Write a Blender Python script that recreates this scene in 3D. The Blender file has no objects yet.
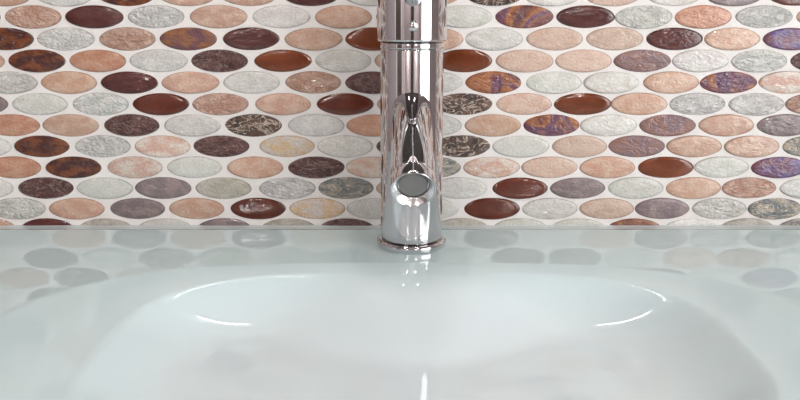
import bpy, bmesh, math, random
from mathutils import Vector, Matrix, noise
R = math.radians
C = bpy.context.scene.collection
random.seed(7)

# ------------------------------------------------------------------ camera numbers
F, TH, VP, D, H = 720.0, R(8.91), 128.55, 0.6, 0.1773
CX = 400.0

def ray(u, v):
    """direction of the photo pixel (u, v) from the camera"""
    a = (u-CX)/F; b = (VP-v)/F
    return Vector((a, math.cos(TH)+b*math.sin(TH), -math.sin(TH)+b*math.cos(TH)))
CAM = Vector((0, -D, H))
def on_wall(u, v, y=0.0):
    d = ray(u, v); t = (y-CAM.y)/d.y
    return CAM+d*t

# ------------------------------------------------------------------ materials
def mat(name):
    m = bpy.data.materials.new(name); m.use_nodes = True
    nt = m.node_tree; p = nt.nodes['Principled BSDF']
    return m, nt, p
def N(nt, t, **kw):
    n = nt.nodes.new(t)
    for k, v in kw.items(): setattr(n, k, v)
    return n
def simple(name, col, rough=.5, metal=0, bump=0, scale=50, var=0.0):
    m, nt, p = mat(name)
    p.inputs['Base Color'].default_value = (*col, 1)
    p.inputs['Roughness'].default_value = rough
    p.inputs['Metallic'].default_value = metal
    tc = N(nt, 'ShaderNodeTexCoord'); no = N(nt, 'ShaderNodeTexNoise')
    no.inputs['Scale'].default_value = scale; no.inputs['Detail'].default_value = 4
    nt.links.new(tc.outputs['Object'], no.inputs['Vector'])
    if var:
        mx = N(nt, 'ShaderNodeMix', data_type='RGBA', blend_type='MIX')
        mx.inputs[6].default_value = (*[c*(1-var) for c in col], 1)
        mx.inputs[7].default_value = (*[min(1, c*(1+var)) for c in col], 1)
        nt.links.new(no.outputs['Fac'], mx.inputs[0]); nt.links.new(mx.outputs[2], p.inputs['Base Color'])
    if bump:
        b = N(nt, 'ShaderNodeBump'); b.inputs['Strength'].default_value = bump; b.inputs['Distance'].default_value = .001
        nt.links.new(no.outputs['Fac'], b.inputs['Height']); nt.links.new(b.outputs['Normal'], p.inputs['Normal'])
    return m
def emission(name, col, s):
    m, nt, p = mat(name)
    p.inputs['Base Color'].default_value = (.8, .8, .8, 1)
    p.inputs['Emission Color'].default_value = (*col, 1)
    p.inputs['Emission Strength'].default_value = s
    return m

M = {}
M['grout'] = simple('grout', (.78, .745, .725), .85, bump=.35, scale=900, var=.03)
M['chrome'] = simple('chrome', (.66, .645, .655), .03, 1, bump=.006, scale=60)
M['chrome_dull'] = simple('aerator_grey', (.20, .20, .195), .45, .3, bump=.2, scale=1500)
M['satin'] = simple('satin_chrome', (.76, .76, .77), .22, 1)
M['black_gap'] = simple('black_rubber', (.02, .02, .02), .5)
M['silicone'] = simple('silicone', (.52, .58, .59), .25, bump=.05, scale=200)
M['glass_edge'] = simple('glass_edge', (.10, .15, .15), .1)
M['deck'] = simple('pale_teal_glass', (.53, .65, .665), .0, var=.015, scale=4)
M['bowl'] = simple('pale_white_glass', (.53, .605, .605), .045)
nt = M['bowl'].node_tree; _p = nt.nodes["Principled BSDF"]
_a = N(nt, 'ShaderNodeVertexColor', layer_name='lit_glass_tint'); nt.links.new(_a.outputs['Color'], _p.inputs['Base Color'])
M['wall'] = simple('painted_wall', (.42, .365, .37), .8, var=.03, scale=3)
M['ceiling'] = simple('ceiling_paint', (.09, .08, .075), .85, var=.02, scale=3)
M['floor'] = simple('floor_tile', (.42, .38, .34), .4, var=.1, scale=8)
M['dark_wood'] = simple('dark_wood', (.055, .035, .03), .4, var=.3, scale=12)
M['white_paint'] = simple('white_paint', (.78, .76, .73), .45, var=.02, scale=6)
M['window_glow'] = emission('frosted_daylight', (.95, .98, 1.0), 3.5)
M['globe_glow'] = emission('added_globe_glow', (1.0, .96, .92), 105.0)
M['bar_glow'] = emission('added_bar_glow', (1.0, .97, .94), 42.0)
M['lamp_glow'] = emission('added_ceiling_glow', (1.0, .95, .90), 150.0)
M['mirror'] = simple('mirror_glass', (.85, .87, .86), .0, 1)
M['lamp_metal'] = simple('lamp_rim', (.7, .7, .7), .3, .8)
for k, v in (('deck', 1.8), ('bowl', 1.55)): M[k].node_tree.nodes['Principled BSDF'].inputs['IOR'].default_value = v

# glass tiles: pigment from the tile's own colour attributes, wavy pressed-glass surface
def tile_material():
    m, nt, p = mat('oval_glass_tile')
    L = nt.links.new
    ca = N(nt, 'ShaderNodeVertexColor', layer_name='tint'); cb = N(nt, 'ShaderNodeVertexColor', layer_name='tint_two')
    cc = N(nt, 'ShaderNodeVertexColor', layer_name='kind')
    sep = N(nt, 'ShaderNodeSeparateColor'); L(cc.outputs['Color'], sep.inputs[0])   # R waviness, G veins, B iridescence
    tc = N(nt, 'ShaderNodeTexCoord')
    mp = N(nt, 'ShaderNodeMapping'); mp.inputs['Scale'].default_value = (1, 1, 1.9); L(tc.outputs['Object'], mp.inputs[0])
    n1 = N(nt, 'ShaderNodeTexNoise'); n1.inputs['Scale'].default_value = 75; n1.inputs['Detail'].default_value = 2.5; L(mp.outputs[0], n1.inputs['Vector'])
    r1 = N(nt, 'ShaderNodeMapRange'); r1.inputs[1].default_value = .42; r1.inputs[2].default_value = .60; L(n1.outputs['Fac'], r1.inputs[0])
    mx = N(nt, 'ShaderNodeMix', data_type='RGBA'); L(r1.outputs[0], mx.inputs[0]); L(ca.outputs['Color'], mx.inputs[6]); L(cb.outputs['Color'], mx.inputs[7])
    # speckle
    n2 = N(nt, 'ShaderNodeTexNoise'); n2.inputs['Scale'].default_value = 600; n2.inputs['Detail'].default_value = 3; L(tc.outputs['Object'], n2.inputs['Vector'])
    r2 = N(nt, 'ShaderNodeMapRange'); r2.inputs[1].default_value = .3; r2.inputs[2].default_value = .7; r2.inputs[3].default_value = .84; r2.inputs[4].default_value = 1.14; L(n2.outputs['Fac'], r2.inputs[0])
    ml = N(nt, 'ShaderNodeMix', data_type='RGBA', blend_type='MULTIPLY'); ml.inputs[0].default_value = 1
    L(mx.outputs[2], ml.inputs[6]); L(r2.outputs[0], ml.inputs[7])
    # pale pearly veins
    n3 = N(nt, 'ShaderNodeTexNoise'); n3.inputs['Scale'].default_value = 70; n3.inputs['Detail'].default_value = 3; n3.inputs['Distortion'].default_value = 1.6; L(mp.outputs[0], n3.inputs['Vector'])
    sb = N(nt, 'ShaderNodeMath', operation='SUBTRACT'); sb.inputs[1].default_value = .5; L(n3.outputs['Fac'], sb.inputs[0])
    ab = N(nt, 'ShaderNodeMath', operation='ABSOLUTE'); L(sb.outputs[0], ab.inputs[0])
    r3 = N(nt, 'ShaderNodeMapRange'); r3.inputs[1].default_value = .0; r3.inputs[2].default_value = .03; r3.inputs[3].default_value = 1; r3.inputs[4].default_value = 0; L(ab.outputs[0], r3.inputs[0])
    vm = N(nt, 'ShaderNodeMath', operation='MULTIPLY'); L(r3.outputs[0], vm.inputs[0]); L(sep.outputs[1], vm.inputs[1])
    mv = N(nt, 'ShaderNodeMix', data_type='RGBA'); L(vm.outputs[0], mv.inputs[0]); L(ml.outputs[2], mv.inputs[6]); mv.inputs[7].default_value = (.62, .52, .42, 1)
    # lustre coating bands
    n4 = N(nt, 'ShaderNodeTexNoise'); n4.inputs['Scale'].default_value = 34; n4.inputs['Detail'].default_value = 1.5; n4.inputs['Distortion'].default_value = .6; L(tc.outputs['Object'], n4.inputs['Vector'])
    cr = N(nt, 'ShaderNodeValToRGB'); L(n4.outputs['Fac'], cr.inputs[0])
    e = cr.color_ramp.elements
    e[0].position = .34; e[0].color = (.09, .026, .025, 1); e[1].position = .68; e[1].color = (.15, .045, .04, 1)
    for pos, col in ((.42, (.24, .075, .03)), (.47, (.34, .13, .05)), (.52, (.15, .05, .07)), (.575, (.11, .045, .09)), (.63, (.26, .10, .07))):
        q = e.new(pos); q.color = (*col, 1)
    mi = N(nt, 'ShaderNodeMix', data_type='RGBA'); L(sep.outputs[2], mi.inputs[0]); L(mv.outputs[2], mi.inputs[6]); L(cr.outputs[0], mi.inputs[7])
    L(mi.outputs[2], p.inputs['Base Color'])
    p.inputs['Roughness'].default_value = .05; p.inputs['IOR'].default_value = 1.5
    p.inputs['Coat Weight'].default_value = .35; p.inputs['Coat Roughness'].default_value = .03
    # pressed wavy surface
    n5 = N(nt, 'ShaderNodeTexNoise'); n5.inputs['Scale'].default_value = 150; n5.inputs['Detail'].default_value = 3; n5.inputs['Distortion'].default_value = 1.2; L(mp.outputs[0], n5.inputs['Vector'])
    b = N(nt, 'ShaderNodeBump'); b.inputs['Distance'].default_value = .006
    L(sep.outputs[0], b.inputs['Strength']); L(n5.outputs['Fac'], b.inputs['Height']); L(b.outputs['Normal'], p.inputs['Normal'])
    L(b.outputs['Normal'], p.inputs['Coat Normal'])
    return m
M['tile'] = tile_material()

# ------------------------------------------------------------------ helpers
def obj(name, bm, m, parent=None, smooth=False, kind=None):
    me = bpy.data.meshes.new(name); bm.normal_update(); bm.to_mesh(me); bm.free()
    for x in (m if isinstance(m, (list, tuple)) else [m]): me.materials.append(x)
    if smooth:
        for p in me.polygons: p.use_smooth = True
    o = bpy.data.objects.new(name, me); C.objects.link(o)
    if parent: o.parent = parent
    if kind: o['kind'] = kind
    return o
def thing(name, label, cat, loc=(0, 0, 0)):
    o = bpy.data.objects.new(name, None); C.objects.link(o); o.location = loc
    o['label'] = label; o['category'] = cat
    o.empty_display_size = .02
    return o
def box(bm, x0, x1, y0, y1, z0, z1, bev=0):
    r = bmesh.ops.create_cube(bm, size=1)
    for v in r['verts']:
        v.co = Vector(((x0+x1)/2+v.co.x*(x1-x0), (y0+y1)/2+v.co.y*(y1-y0), (z0+z1)/2+v.co.z*(z1-z0)))
    if bev:
        es = list({e for v in r['verts'] for e in v.link_edges})
        bmesh.ops.bevel(bm, geom=es, offset=bev, segments=2, affect='EDGES', profile=.5)
    return bm
def lathe(bm, prof, n=96, mtx=None):
    """prof = [(r, z)] about local z, transformed by mtx"""
    rings = []
    for r, z in prof:
        if r < 1e-6:
            rings.append([bm.verts.new((0, 0, z))]); continue
        rings.append([bm.verts.new((r*math.cos(2*math.pi*i/n), r*math.sin(2*math.pi*i/n), z)) for i in range(n)])
    for a, b in zip(rings, rings[1:]):
        for i in range(n):
            j = (i+1) % n
            if len(a) == 1 and len(b) == 1: continue
            if len(a) == 1: bm.faces.new((a[0], b[j], b[i]))
            elif len(b) == 1: bm.faces.new((a[i], a[j], b[0]))
            else: bm.faces.new((a[i], a[j], b[j], b[i]))
    if mtx is not None: bmesh.ops.transform(bm, matrix=mtx, verts=[v for r in rings for v in r])
    bmesh.ops.recalc_face_normals(bm, faces=bm.faces[:])
    return bm
def rounded(prof, rad, seg=3):
    """round the inner corners of an (r, z) profile"""
    out = [prof[0]]
    for a, b, c in zip(prof, prof[1:], prof[2:]):
        a, b, c = Vector(a), Vector(b), Vector(c)
        d1 = (a-b); d2 = (c-b)
        k = min(rad, d1.length*.45, d2.length*.45)
        if k < 1e-6: out.append(tuple(b)); continue
        p, q = b+d1.normalized()*k, b+d2.normalized()*k
        for i in range(seg+1):
            t = i/seg
            out.append(tuple(p*(1-t)**2+b*2*t*(1-t)+q*t*t))
    out.append(prof[-1])
    return out

# ------------------------------------------------------------------ mosaic wall
# colour of each tile by kind: (tint, second tint, waviness, veins, iridescence)
K = {
 'c': ((.57,.55,.515), (.65,.635,.60), .28, .0, 0),      # clear
 'C': ((.55,.535,.51), (.68,.665,.635), .85, .0, 0),      # clear, strongly rippled
 'f': ((.53,.53,.49), (.58,.58,.54), .04, .0, 0),      # clear, flat
 'p': ((.49,.30,.22), (.56,.39,.30), .18, .0, 0),      # peach
 's': ((.46,.26,.19), (.57,.38,.30), .9, .0, 0),      # orange peach, rippled
 'h': ((.56,.39,.31), (.61,.46,.38), .25, .0, 0),      # light pink peach
 'w': ((.58,.38,.30), (.66,.58,.52), .30, .25, 0),     # peach with milky patches
 'o': ((.45,.22,.14), (.52,.30,.21), .25, .0, 0),    # deeper orange
 'r': ((.095,.018,.008), (.12,.024,.010), .05, .0, 0),  # red brown, flat
 'R': ((.14,.030,.008), (.17,.038,.010), .06, .0, 0),   # warmer red brown
 'u': ((.070,.016,.014), (.095,.024,.020), .12, .0, 0),  # plum brown
 'd': ((.070,.020,.018), (.13,.055,.05), .75, .20, 0), # dark plum, rippled
 'b': ((.055,.012,.008), (.17,.045,.014), .28, .0, 0),  # brown with orange glow
 'm': ((.2,.1,.1), (.3,.12,.08), .35, .05, 1.0),      # full lustre purple orange
 'a': ((.26,.10,.03), (.13,.05,.05), .35, .0, .25),    # amber
 'g': ((.19,.145,.15), (.27,.205,.20), .25, .0, .0),   # grey purple
 'G': ((.24,.14,.13), (.22,.15,.17), .35, .05, .30),   # purple with amber
 'k': ((.05,.025,.02), (.13,.07,.05), .55, .95, 0),    # dark with pale veins
 'y': ((.60,.42,.25), (.56,.50,.46), .30, .35, 0),     # pearly gold
 'n': ((.36,.34,.29), (.46,.43,.38), .35, .15, 0),     # beige grey
 'q': ((.16,.17,.18), (.36,.32,.26), .55, .8, 0),      # grey with pale veins
 'v': ((.12,.04,.09), (.08,.05,.20), .25, .0, .25),    # violet blue
}
ROWS = {
-1: [(2,'p'),(64,'c'),(126,'b'),(187,'p'),(249,'p'),(311,'u'),(372,'c'),(433,'p'),(495,'k'),(553,'c'),(613,'h'),(675,'c'),(735,'g'),(797,'r')],
 0: [(32,'s'),(94,'u'),(156,'C'),(218,'p'),(281,'c'),(343,'p'),(405,'d'),(464,'c'),(525,'m'),(586,'u'),(644,'C'),(704,'o'),(765,'C'),(826,'s')],
 1: [(4,'b'),(65,'C'),(127,'s'),(188,'a'),(251,'u'),(313,'p'),(374,'R'),(435,'p'),(494,'c'),(555,'h'),(615,'h'),(675,'u'),(733,'p'),(793,'v')],
 2: [(-25,'p'),(36,'b'),(97,'o'),(158,'c'),(219,'d'),(283,'R'),(343,'c'),(404,'p'),(464,'R'),(525,'h'),(584,'h'),(643,'G'),(701,'c'),(760,'C'),(820,'d')],
 3: [(8,'C'),(68,'p'),(129,'u'),(190,'p'),(251,'c'),(313,'s'),(373,'d'),(434,'c'),(494,'m'),(554,'c'),(612,'c'),(672,'p'),(729,'m'),(788,'w')],
 4: [(-22,'g'),(39,'c'),(100,'C'),(160,'r'),(220,'s'),(283,'p'),(345,'r'),(405,'p'),(464,'k'),(524,'h'),(583,'R'),(640,'p'),(698,'C'),(757,'C'),(815,'s')],
 5: [(11,'o'),(70,'p'),(131,'d'),(192,'c'),(253,'k'),(316,'c'),(374,'o'),(434,'c'),(493,'p'),(552,'m'),(609,'c'),(668,'G'),(727,'p'),(786,'g')],
 6: [(-17,'c'),(41,'b'),(102,'C'),(162,'w'),(221,'d'),(287,'y'),(345,'c'),(404,'d'),(462,'k'),(521,'f'),(580,'h'),(637,'G'),(695,'p'),(753,'p'),(812,'q')],
 7: [(13,'o'),(73,'b'),(134,'w'),(194,'f'),(255,'p'),(316,'d'),(373,'w'),(433,'q'),(492,'w'),(550,'h'),(608,'p'),(666,'R'),(722,'c'),(780,'v'),(838,'p')],
 8: [(-15,'c'),(45,'d'),(104,'f'),(163,'g'),(223,'n'),(287,'C'),(346,'q'),(404,'p'),(460,'c'),(520,'r'),(578,'g'),(636,'c'),(694,'p'),(750,'s'),(808,'c')],
 9: [(17,'C'),(76,'p'),(137,'g'),(196,'p'),(258,'r'),(317,'y'),(374,'c'),(432,'f'),(492,'r'),(550,'c'),(607,'h'),(663,'g'),(720,'C'),(776,'q'),(834,'p')],
10: [(-12,'p'),(47,'u'),(105,'n'),(165,'f'),(224,'g'),(288,'n'),(347,'d'),(404,'p'),(461,'n'),(520,'f'),(578,'f'),(635,'a'),(692,'c'),(748,'n'),(806,'q')],
}
PITCH, STEP, Z0 = .05028, .018125, .17633
GY = .0030            # grout lies this far behind the tile crowns

def build_tiles():
    bm = bmesh.new()
    la = bm.verts.layers.float_color.new('tint'); lb = bm.verts.layers.float_color.new('tint_two'); lc = bm.verts.layers.float_color.new('kind')
    A, B = PITCH*.483, STEP*.535
    nseg = 44
    def tile(cx, cz, code):
        t1, t2, wv, ve, ir = K[code]
        j = 1+random.uniform(-.08, .08)
        t1 = [c*j*random.uniform(.97, 1.03) for c in t1]; t2 = [c*j for c in t2]
        a = A*random.uniform(.975, 1.012); b = B*random.uniform(.97, 1.015)
        rot = random.uniform(-.010, .010); sd = random.uniform(0, 100)
        tipx = random.uniform(-.0012, .0012); tipz = random.uniform(-.0006, .0006)
        prof = [(1.0, GY+.0002), (1.0, .0020), (.985, .0014), (.955, .0009), (.91, .00055), (.85, .00032), (.76, .00018), (.5, .00005), (.22, 0)]
        rings = []
        for t, y in prof:
            ring = []
            for i in range(nseg):
                th = 2*math.pi*i/nseg
                e = 1+.02*noise.noise(Vector((math.cos(th)*1.2, math.sin(th)*1.2, sd)))
                ct, st = math.cos(th), math.sin(th)
                # slightly pointed lens like ends
                x = a*t*ct*e; z = b*t*st*e*(1-.035*ct*ct)
                x, z = x*math.cos(rot)-z*math.sin(rot), x*math.sin(rot)+z*math.cos(rot)
                yy = y+ (x/a)*tipx*.4+(z/b)*tipz if y < GY else y
                v = bm.verts.new((cx+x, yy, cz+z))
                rim = .60 if t > .96 else (.78 if t > .93 else 1.0)       # rim coloured darker than the tile face
                v[la] = (*[c*rim for c in t1], 1); v[lb] = (*[c*rim for c in t2], 1); v[lc] = (wv, ve, ir, 1)
                ring.append(v)
            rings.append(ring)
        for r0, r1 in zip(rings, rings[1:]):
            for i in range(nseg):
                k = (i+1) % nseg
                bm.faces.new((r0[i], r0[k], r1[k], r1[i]))
        c = bm.verts.new((cx, 0, cz)); c[la] = (*t1, 1); c[lb] = (*t2, 1); c[lc] = (wv, ve, ir, 1)
        for i in range(nseg): bm.faces.new((rings[-1][i], rings[-1][(i+1) % nseg], c))
    codes = 'ccCfpppshworRuddbmagGkynqhpcpr'
    for r in range(-3, 12):
        z = Z0-STEP*r
        known = []
        if r in ROWS:
            d = None
            for u, code in ROWS[r]:
                # depth of this row on the wall, then x from the measured column
                dep = D*math.cos(TH)+(H-z)*math.sin(TH)
                x = (u-CX)/F*dep
                known.append(x); tile(x, z, code)
        else:
            x = random.choice((0,)) + (PITCH/2 if r % 2 else 0)
            known = [x]; tile(x, z, random.choice(codes))
        lo, hi = min(known), max(known)
        while lo > -.62:
            lo -= PITCH; tile(lo, z, random.choice(codes))
        while hi < .62:
            hi += PITCH; tile(hi, z, random.choice(codes))
    bmesh.ops.recalc_face_normals(bm, faces=bm.faces[:])
    return bm

W0, W1, FLOOR, CEIL, BACK = -1.15, 1.15, -.86, 1.55, -2.5
bm = bmesh.new(); box(bm, W0, W1, .010, .11, FLOOR, CEIL)
wall_back = obj('wall_back', bm, M['wall'], kind='structure')
# grout bed the tiles are set in
bm = bmesh.new()
nx, nz = 180, 60
vs = [[bm.verts.new((-.66+1.32*i/nx, GY*.55+.00035*noise.noise(Vector((i*.9, j*.9, 3))), -.045+.295*j/nz)) for j in range(nz+1)] for i in range(nx+1)]
for i in range(nx):
    for j in range(nz): bm.faces.new((vs[i][j], vs[i+1][j], vs[i+1][j+1], vs[i][j+1]))
bmesh.ops.recalc_face_normals(bm, faces=bm.faces[:])
if bm.faces[0].normal.y > 0: bmesh.ops.reverse_faces(bm, faces=bm.faces[:])
ext = bmesh.ops.extrude_face_region(bm, geom=bm.faces[:])
bmesh.ops.recalc_face_normals(bm, faces=bm.faces[:])
for g in ext['geom']:
    if isinstance(g, bmesh.types.BMVert): g.co.y = .010
bmesh.ops.recalc_face_normals(bm, faces=bm.faces[:])
obj('grout_bed', bm, M['grout'], wall_back, smooth=False)
obj('oval_glass_mosaic', build_tiles(), M['tile'], wall_back, smooth=True)

# ------------------------------------------------------------------ washbasin: glass deck with a moulded bowl
BCX, BCY, BA, BB, BN = 0.008, -.300, .262, .2025, 3.4
EDGE_Y = -.0154                     # back edge of the glass
DX, DY0 = .60, -.565
GT = .012
basin = thing('washbasin', 'pale teal glass washbasin with wide moulded bowl below the oval tile wall', 'sink', (0, BCY, 0))
def rim_pt(th, t=1.0):
    c, s = math.cos(th), math.sin(th)
    w = min(1, max(0, (t-.6)/.4)); n_ = 2.7+(BN-2.7)*w*w*(3-2*w)
    k = (abs(c/BA)**n_+abs(s/BB)**n_)**(-1/n_)
    return Vector((BCX+k*c*t, BCY+k*s*t))
def sm(a, b, x):
    x = min(1, max(0, (x-a)/(b-a))); return x*x*(3-2*x)
# a wide shallow wing falls from the rim to an oval inner bowl: crisp shoulder at its sides, broad gentle one at back and front
ICX, ICY, IA, IB, IN = .012, -.213, .188, .104, 3.2
ZB = -.031
_NP = 500
def _cum(f):
    t = [0.0]
    for i in range(_NP): t.append(t[-1]+f((i+.5)/_NP)/_NP)
    return [v/t[-1] for v in t]
def _at(tab, s):
    s = min(1, max(0, s))*_NP; i = min(_NP-1, int(s)); f = s-i
    return tab[i]*(1-f)+tab[i+1]*f
_lip = _cum(lambda s: sm(0, .22, s))
_side = _cum(lambda s: (.14+.86*sm(.0, .05, s))*(1-sm(.05, .36, s)))
_back = _cum(lambda s: (.40+.60*sm(.0, .40, s))*(1-sm(.55, 1.0, s)))
def inner_pt(th):
    c, s = math.cos(th), math.sin(th)
    k = (abs(c/IA)**IN+abs(s/IB)**IN)**(-1/IN)
    return Vector((ICX+k*c, ICY+k*s))
NS = 384
ths = [2*math.pi*i/NS for i in range(NS)]
# angle map so that the wing's spokes stay even between the two ovals
inn = []
for th in ths:
    p = rim_pt(th); inn.append(inner_pt(math.atan2((p.y-ICY), (p.x-ICX))))
bm = bmesh.new()
TINT = bm.verts.layers.float_color.new('lit_glass_tint')
WING, WELL_LIT = Vector((.53, .65, .665)), Vector((.66, .74, .765))    # the well's brighter lit look is put into the glass colour
def shell(bm, off, flip):
    rings = []
    for k in range(60):
        s = k/60
        ring = []
        for th, q in zip(ths, inn):
            p = rim_pt(th); d = (p-q).length
            m = p.lerp(q, s)
            v = bm.verts.new((m.x, m.y-BCY, -.13*d*_at(_lip, s)+off)); v[TINT] = (*WING.lerp(WELL_LIT, .35*sm(.3, 1, s)), 1); ring.append(v)
        rings.append(ring)
    c0 = Vector((ICX, ICY))
    rs = [i/200 for i in range(60)]+[.3+.7*i/60 for i in range(60)]
    for s in rs:
        ring = []
        for th, q in zip(ths, inn):
            d = (rim_pt(th)-q).length; z0 = -.13*d
            a = q-c0; w = sm(.15, .90, abs(a.x)/IA)
            P = _at(_side, s)*w+_at(_back, s)*(1-w)
            m = q.lerp(c0, s)
            v = bm.verts.new((m.x, m.y-BCY, z0+(ZB-z0)*P+off)); v[TINT] = (*WING.lerp(WELL_LIT, .35+.65*sm(0, .35, s)), 1); ring.append(v)
        rings.append(ring)
    for a, b in zip(rings, rings[1:]):
        for i in range(NS):
            k = (i+1) % NS
            f = (a[i], a[k], b[k], b[i]); bm.faces.new(f if not flip else f[::-1])
    c = bm.verts.new((ICX, ICY-BCY, ZB+off)); c[TINT] = (*WELL_LIT, 1)
    for i in range(NS):
        f = (rings[-1][i], rings[-1][(i+1) % NS], c); bm.faces.new(f if not flip else f[::-1])
    return rings[0]
r0 = shell(bm, 0, False); r1 = shell(bm, -.008, True)
for i in range(NS):
    k = (i+1) % NS; bm.faces.new((r0[k], r0[i], r1[i], r1[k]))
bmesh.ops.recalc_face_normals(bm, faces=bm.faces[:])
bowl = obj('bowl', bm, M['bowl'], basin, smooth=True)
bowl.modifiers.new('edges', 'EDGE_SPLIT').split_angle = R(50)
# deck slab around the bowl
bm = bmesh.new()
def edge_pt(p):
    d = Vector((p.x-BCX, p.y-BCY)); ks = []
    if d.x > 1e-9: ks.append((DX-BCX)/d.x)
    if d.x < -1e-9: ks.append((-DX-BCX)/d.x)
    if d.y > 1e-9: ks.append((EDGE_Y-BCY)/d.y)
    if d.y < -1e-9: ks.append((DY0-BCY)/d.y)
    return Vector((BCX, BCY))+d*min(ks)
corners = [Vector((sx*DX, y)) for sx in (-1, 1) for y in (EDGE_Y, DY0)]
outer = [edge_pt(rim_pt(th)) for th in ths]
for c in corners:
    i = min(range(NS), key=lambda i: (outer[i]-c).length); outer[i] = c.copy()
inner = [rim_pt(th) for th in ths]
def lv(pts, z): return [bm.verts.new((p.x, p.y-BCY, z)) for p in pts]
def inset(p, d):
    q = p.copy()
    if abs(abs(q.x)-DX) < 1e-6: q.x -= math.copysign(d, q.x)
    if abs(q.y-EDGE_Y) < 1e-6: q.y -= d
    if abs(q.y-DY0) < 1e-6: q.y += d
    return q
L0 = lv(inner, 0); L1 = lv([inset(p, .0012) for p in outer], 0); L2 = lv(outer, -.0012); L3 = lv(outer, -GT); L4 = lv(inner, -GT)
for n_, (a, b) in enumerate(((L0, L1), (L1, L2), (L2, L3), (L3, L4))):
    for i in range(NS):
        k = (i+1) % NS; f = bm.faces.new((a[i], a[k], b[k], b[i])); f.material_index = 1 if n_ in (1, 2) else 0
bmesh.ops.recalc_face_normals(bm, faces=bm.faces[:])
deck = obj('deck', bm, [M['deck'], M['glass_edge']], basin)

# silicone joint between wall and glass
bm = bmesh.new()
n = 120
prof = [(.0030, -.0012), (-.004, -.0016), (-.010, -.0012), (EDGE_Y+.0030, -.0009), (EDGE_Y+.0002, -.0007), (EDGE_Y+.0002, -.012), (.0030, -.012)]
secs = []
for i in range(n+1):
    x = -DX+2*DX*i/n; w = .0004*noise.noise(Vector((x*18, 0, 0)))
    secs.append([bm.verts.new((x, y, z+(w if z > -.01 else 0))) for y, z in prof])
for a, b in zip(secs, secs[1:]):
    for k in range(len(prof)):
        q = (k+1) % len(prof); bm.faces.new((a[k], a[q], b[q], b[k])).material_index = 1 if k == 3 else 0
bm.faces.new(secs[0]); bm.faces.new(secs[-1][::-1])
bmesh.ops.recalc_face_normals(bm, faces=bm.faces[:])
obj('trim_1', bm, [M['silicone'], M['glass_edge']], kind='structure')

# ------------------------------------------------------------------ faucet
FX, FY = .0090, -.0545
faucet = thing('faucet', 'polished chrome single lever basin mixer standing on the glass deck', 'faucet', (FX, FY, 0))
bm = bmesh.new()
lathe(bm, rounded([(0, 0), (.0268, 0), (.0272, .0045), (.0255, .0058), (.0242, .0058), (0, .0058)], .0009))
obj('base_ring', bm, M['chrome'], faucet, smooth=True)
BR = .0240
bm = bmesh.new()
lathe(bm, rounded([(0, .0059), (BR-.0012, .0059), (BR-.0004, .0068), (BR, .010), (BR, .1525), (BR-.0007, .1531), (BR, .1537), (BR, .1572), (BR-.0012, .1578), (0, .1578)], .0005, 2), 128)
obj('body', bm, M['chrome'], faucet, smooth=True)
# cap with rounded top
CR = .0262
bm = bmesh.new()
lathe(bm, rounded([(0, .1583), (CR-.0015, .1583), (CR-.0003, .1589), (CR, .1600), (CR, .196), (CR-.003, .2005), (CR-.010, .2035), (0, .2045)], .0012), 128)
cap = obj('cap', bm, M['chrome'], faucet, smooth=True)
# lever: rod leaving the front of the cap, pointing forward and up
def axis_matrix(origin, direction):
    z = Vector(direction).normalized(); x = Vector((1, 0, 0)); y = z.cross(x).normalized(); x = y.cross(z)
    m = Matrix((x, y, z)).transposed().to_4x4(); m.translation = Vector(origin); return m
bm = bmesh.new()
lathe(bm, rounded([(0, 0), (.0062, 0), (.0062, .018), (.0055, .0205), (.0050, .052), (.0058, .056), (.0045, .060), (0, .0612)], .0012), 48,
      axis_matrix((0, -CR+.006, .1875), (0, -.86, .5)))
obj('lever', bm, M['chrome'], faucet, smooth=True)
bm = bmesh.new()
bmesh.ops.create_uvsphere(bm, u_segments=32, v_segments=20, radius=.0040)
for v in bm.verts: v.co.y *= .6
bmesh.ops.translate(bm, vec=(.0004, -CR-.0004, .1700), verts=bm.verts)
obj('screw_cover', bm, M['chrome'], faucet, smooth=True)
# spout tube
SA = R(27); ax = Vector((0, -math.cos(SA), -math.sin(SA))); up = Vector((0, -math.sin(SA), math.cos(SA)))
SR = .0146
mouth_top = Vector((-.0005, -.160-FY, .0805)); mouth_c = mouth_top-up*SR
Ls = .125
origin = mouth_c-ax*Ls*.80
ln = Ls*.80
bm = bmesh.new()
lathe(bm, rounded([(0, 0), (SR, 0), (SR, ln-.0115), (SR-.0004, ln-.0110), (SR, ln-.0105), (SR, ln-.0008), (SR-.0005, ln), (SR-.0010, ln-.0002), (SR-.0010, ln-.006), (0, ln-.006)], .0004, 2), 96, axis_matrix(origin, ax))
spout = obj('spout', bm, M['chrome'], faucet, smooth=True)
bm = bmesh.new()
lathe(bm, rounded([(SR-.0046, ln-.0059), (SR-.0011, ln-.0059), (SR-.0011, ln-.0003), (SR-.0040, ln-.0036), (SR-.0046, ln-.0045), (SR-.0046, ln-.0059)], .0002, 2), 96, axis_matrix(origin, ax))
obj('mouth_ring', bm, M['satin'], spout, smooth=True)
bm = bmesh.new()
lathe(bm, rounded([(0, ln-.0058), (SR-.0052, ln-.0058), (SR-.0052, ln-.0050), (SR-.0056, ln-.0046), (0, ln-.0046)], .0003, 2), 64, axis_matrix(origin, ax))
obj('aerator', bm, M['chrome_dull'], spout, smooth=True)['label'] = 'grey mesh aerator disc'
for o in faucet.children_recursive:
    mod = o.modifiers.new('edges', 'EDGE_SPLIT'); mod.split_angle = R(50)

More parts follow.
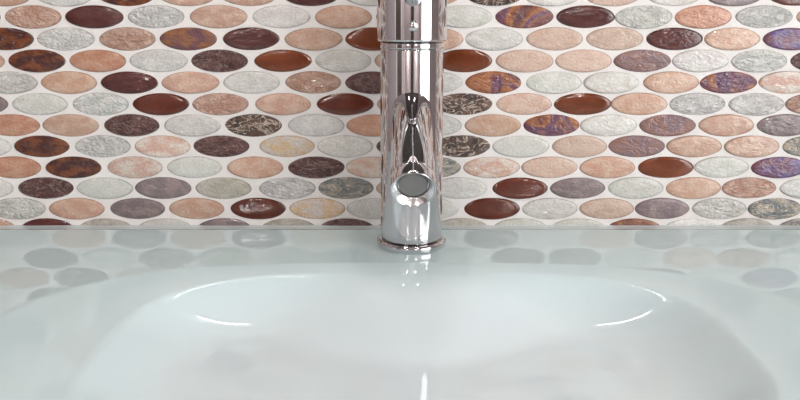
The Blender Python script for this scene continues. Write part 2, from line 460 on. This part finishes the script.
# ------------------------------------------------------------------ the room around it
def slab(name, *b, m='wall', parent=None):
    bm = bmesh.new(); box(bm, *b); return obj(name, bm, M[m], parent, kind=None if parent else 'structure')
slab('floor', W0-.1, W1+.1, BACK-.1, .11, FLOOR-.1, FLOOR, m='floor')
slab('ceiling', W0-.1, W1+.1, BACK-.1, .11, CEIL, CEIL+.1, m='ceiling')
slab('wall_left', W0-.1, W0, BACK-.1, .11, FLOOR, CEIL)
slab('wall_right', W1, W1+.1, BACK-.1, .11, FLOOR, CEIL)
slab('wall_front', W0, W1, BACK-.1, BACK, FLOOR, CEIL)
# window on the right wall
wn = slab('window_1', W1-.030, W1-.001, -1.95, -.55, -.35, 1.05, m='white_paint')
slab('window_pane', W1-.034, W1-.0305, -1.88, -.62, -.28, .98, m='window_glow', parent=wn)
for wy in (-1.60, -1.25, -.92): slab('added_window_bar', W1-.054, W1-.0345, wy-.02, wy+.02, -.28, .98, m='white_paint', parent=wn)  # bars added to streak the reflection in the chrome
# dark doors out of view, put in for the dark stripes in the chrome
def door(name, b, panels):
    d = slab(name, *b, m='dark_wood')
    for q in panels: slab('door_panel', *q, m='dark_wood', parent=d)
    return d
door('door_1', (-.16, .22, BACK+.001, BACK+.04, FLOOR, 1.2), [(-.12, .18, BACK+.04, BACK+.05, -.7, .1), (-.12, .18, BACK+.04, BACK+.05, .2, 1.1)])
door('door_2', (W0+.001, W0+.04, -1.55, -.85, FLOOR, 1.2), [(W0+.04, W0+.05, -1.5, -.9, -.7, .1), (W0+.04, W0+.05, -1.5, -.9, .2, 1.1)])

slab('trim_2', W0+.001, W0+.045, -1.63, -1.551, FLOOR, 1.28, m='white_paint')  # white trims added for bright stripes in the chrome beside the dark door
slab('trim_3', W0+.001, W0+.045, -.849, -.77, FLOOR, 1.28, m='white_paint')

def added_ceiling_lamp(x, y, r, label):  # unseen lamps added to light the room and make the tiles sparkle
    t = thing('added_ceiling_light', label, 'light', (x, y, CEIL))
    bm = bmesh.new(); lathe(bm, [(0, 0), (r*1.15, 0), (r*1.15, -.02), (r, -.022), (r, -.012), (0, -.012)], 48); obj('rim', bm, M['lamp_metal'], t)
    bm = bmesh.new(); lathe(bm, [(0, -.0125), (r*.97, -.0125), (r*.9, -.026), (0, -.032)], 48); obj('diffuser', bm, M['lamp_glow'], t, smooth=True)
    return t
for lx, ly, lb in ((-.5, -.95, 'added round ceiling lamp near the dark door, closer to the mosaic wall'), (.5, -.95, 'added round ceiling lamp near the window, closer to the mosaic wall'),
                   (-.5, -1.8, 'added round ceiling lamp near the dark door, at the far end of the room'), (.5, -1.8, 'added round ceiling lamp near the window, at the far end of the room')):
    added_ceiling_lamp(lx, ly, .045, lb)
bl = thing('added_bar_lamp', 'slim bar lamp added on the wall above the mosaic for highlights in the bowl', 'light', (0, .010, .72))  # unseen lamp added to draw bright lines in the bowl
bm = bmesh.new(); box(bm, -.05, .05, -.045, 0, -.015, .015, .002); obj('bracket', bm, M['lamp_metal'], bl)
bm = bmesh.new(); lathe(bm, [(0, -.15), (.004, -.15), (.005, -.147), (.005, .147), (.004, .15), (0, .15)], 32, Matrix.Translation((0, -.0525, 0)) @ Matrix.Rotation(math.pi/2, 4, 'Y'))
obj('diffuser_tube', bm, M['bar_glow'], bl, smooth=True)

mir = thing('wall_mirror', 'wide framed mirror on the wall above the mosaic', 'mirror', (0, .010, .27))
bm = bmesh.new(); box(bm, -.5, .5, -.012, -.0005, 0, .29, .002); obj('frame', bm, M['lamp_metal'], mir)
bm = bmesh.new(); box(bm, -.485, .485, -.0135, -.0121, .015, .275); obj('mirror_glass', bm, M['mirror'], mir)

for sx, sl in ((-.62, 'small globe lamp added on the far wall for tile glints, on the dark door side of the room'), (.62, 'small globe lamp added on the far wall for tile glints, on the window side of the room')):
    t = thing('added_globe_lamp', sl, 'light', (sx, BACK, .62))  # unseen globes added for tile glints and frontal fill
    bm = bmesh.new(); lathe(bm, [(0, .0005), (.04, .0005), (.04, .012), (.012, .016), (.012, .06), (0, .06)], 32, axis_matrix((0, 0, 0), (0, 1, 0))); obj('mount', bm, M['lamp_metal'], t, smooth=False)
    bm = bmesh.new(); bmesh.ops.create_uvsphere(bm, u_segments=32, v_segments=16, radius=.04); bmesh.ops.translate(bm, vec=(0, .098, 0), verts=bm.verts); obj('globe', bm, M['globe_glow'], t, smooth=True)

# vanity that carries the basin
van = thing('vanity_cabinet', 'white vanity cabinet carrying the glass washbasin', 'cabinet', (0, -.28, FLOOR))
def vb(name, *b, m='white_paint', bev=.002, parent=van):
    bm = bmesh.new(); box(bm, b[0], b[1], b[2]+.28, b[3]+.28, b[4]-FLOOR, b[5]-FLOOR, bev); return obj(name, bm, M[m], parent)
vb('side_panel', -.59, -.57, -.54, -.01, FLOOR, -GT-.001)
vb('side_panel', .57, .59, -.54, -.01, FLOOR, -GT-.001)
vb('bottom_shelf', -.569, .569, -.54, -.01, FLOOR+.06, FLOOR+.08)
vb('back_panel', -.569, .569, -.02, -.01, FLOOR+.081, -GT-.001)
for x0, x1, hx in ((-.568, -.002, -.05), (.002, .568, .05)):
    d = vb('door', x0, x1, -.560, -.541, FLOOR+.06, -GT-.004)
    vb('handle', hx-.006, hx+.006, -.575, -.5605, -.30, -.14, m='lamp_metal', parent=d)

# ------------------------------------------------------------------ light, camera, colour
w = bpy.data.worlds.new('world'); bpy.context.scene.world = w; w.use_nodes = True
w.node_tree.nodes['Background'].inputs['Color'].default_value = (.6, .65, .7, 1)
w.node_tree.nodes['Background'].inputs['Strength'].default_value = .3
def area(name, loc, target, size, sizey, power, col):
    l = bpy.data.lights.new(name, 'AREA'); l.shape = 'RECTANGLE'; l.size = size; l.size_y = sizey; l.energy = power; l.color = col
    o = bpy.data.objects.new(name, l); C.objects.link(o); o.location = loc
    o.rotation_euler = (Vector(target)-Vector(loc)).to_track_quat('-Z', 'Y').to_euler()
    return o

cam = bpy.data.cameras.new('camera'); co = bpy.data.objects.new('camera', cam); C.objects.link(co)
co.location = CAM; co.rotation_euler = (math.pi/2-TH, 0, 0)
cam.sensor_fit = 'HORIZONTAL'; cam.sensor_width = 36; cam.lens = 36*F/800
cam.shift_y = -(200-VP)/800
cam.clip_start = .01
sc = bpy.context.scene; sc.camera = co
sc.view_settings.view_transform = 'Standard'; sc.view_settings.look = 'None'
sc.view_settings.gamma = 1; sc.view_settings.use_curve_mapping = False
sc.view_settings.exposure = 0.72
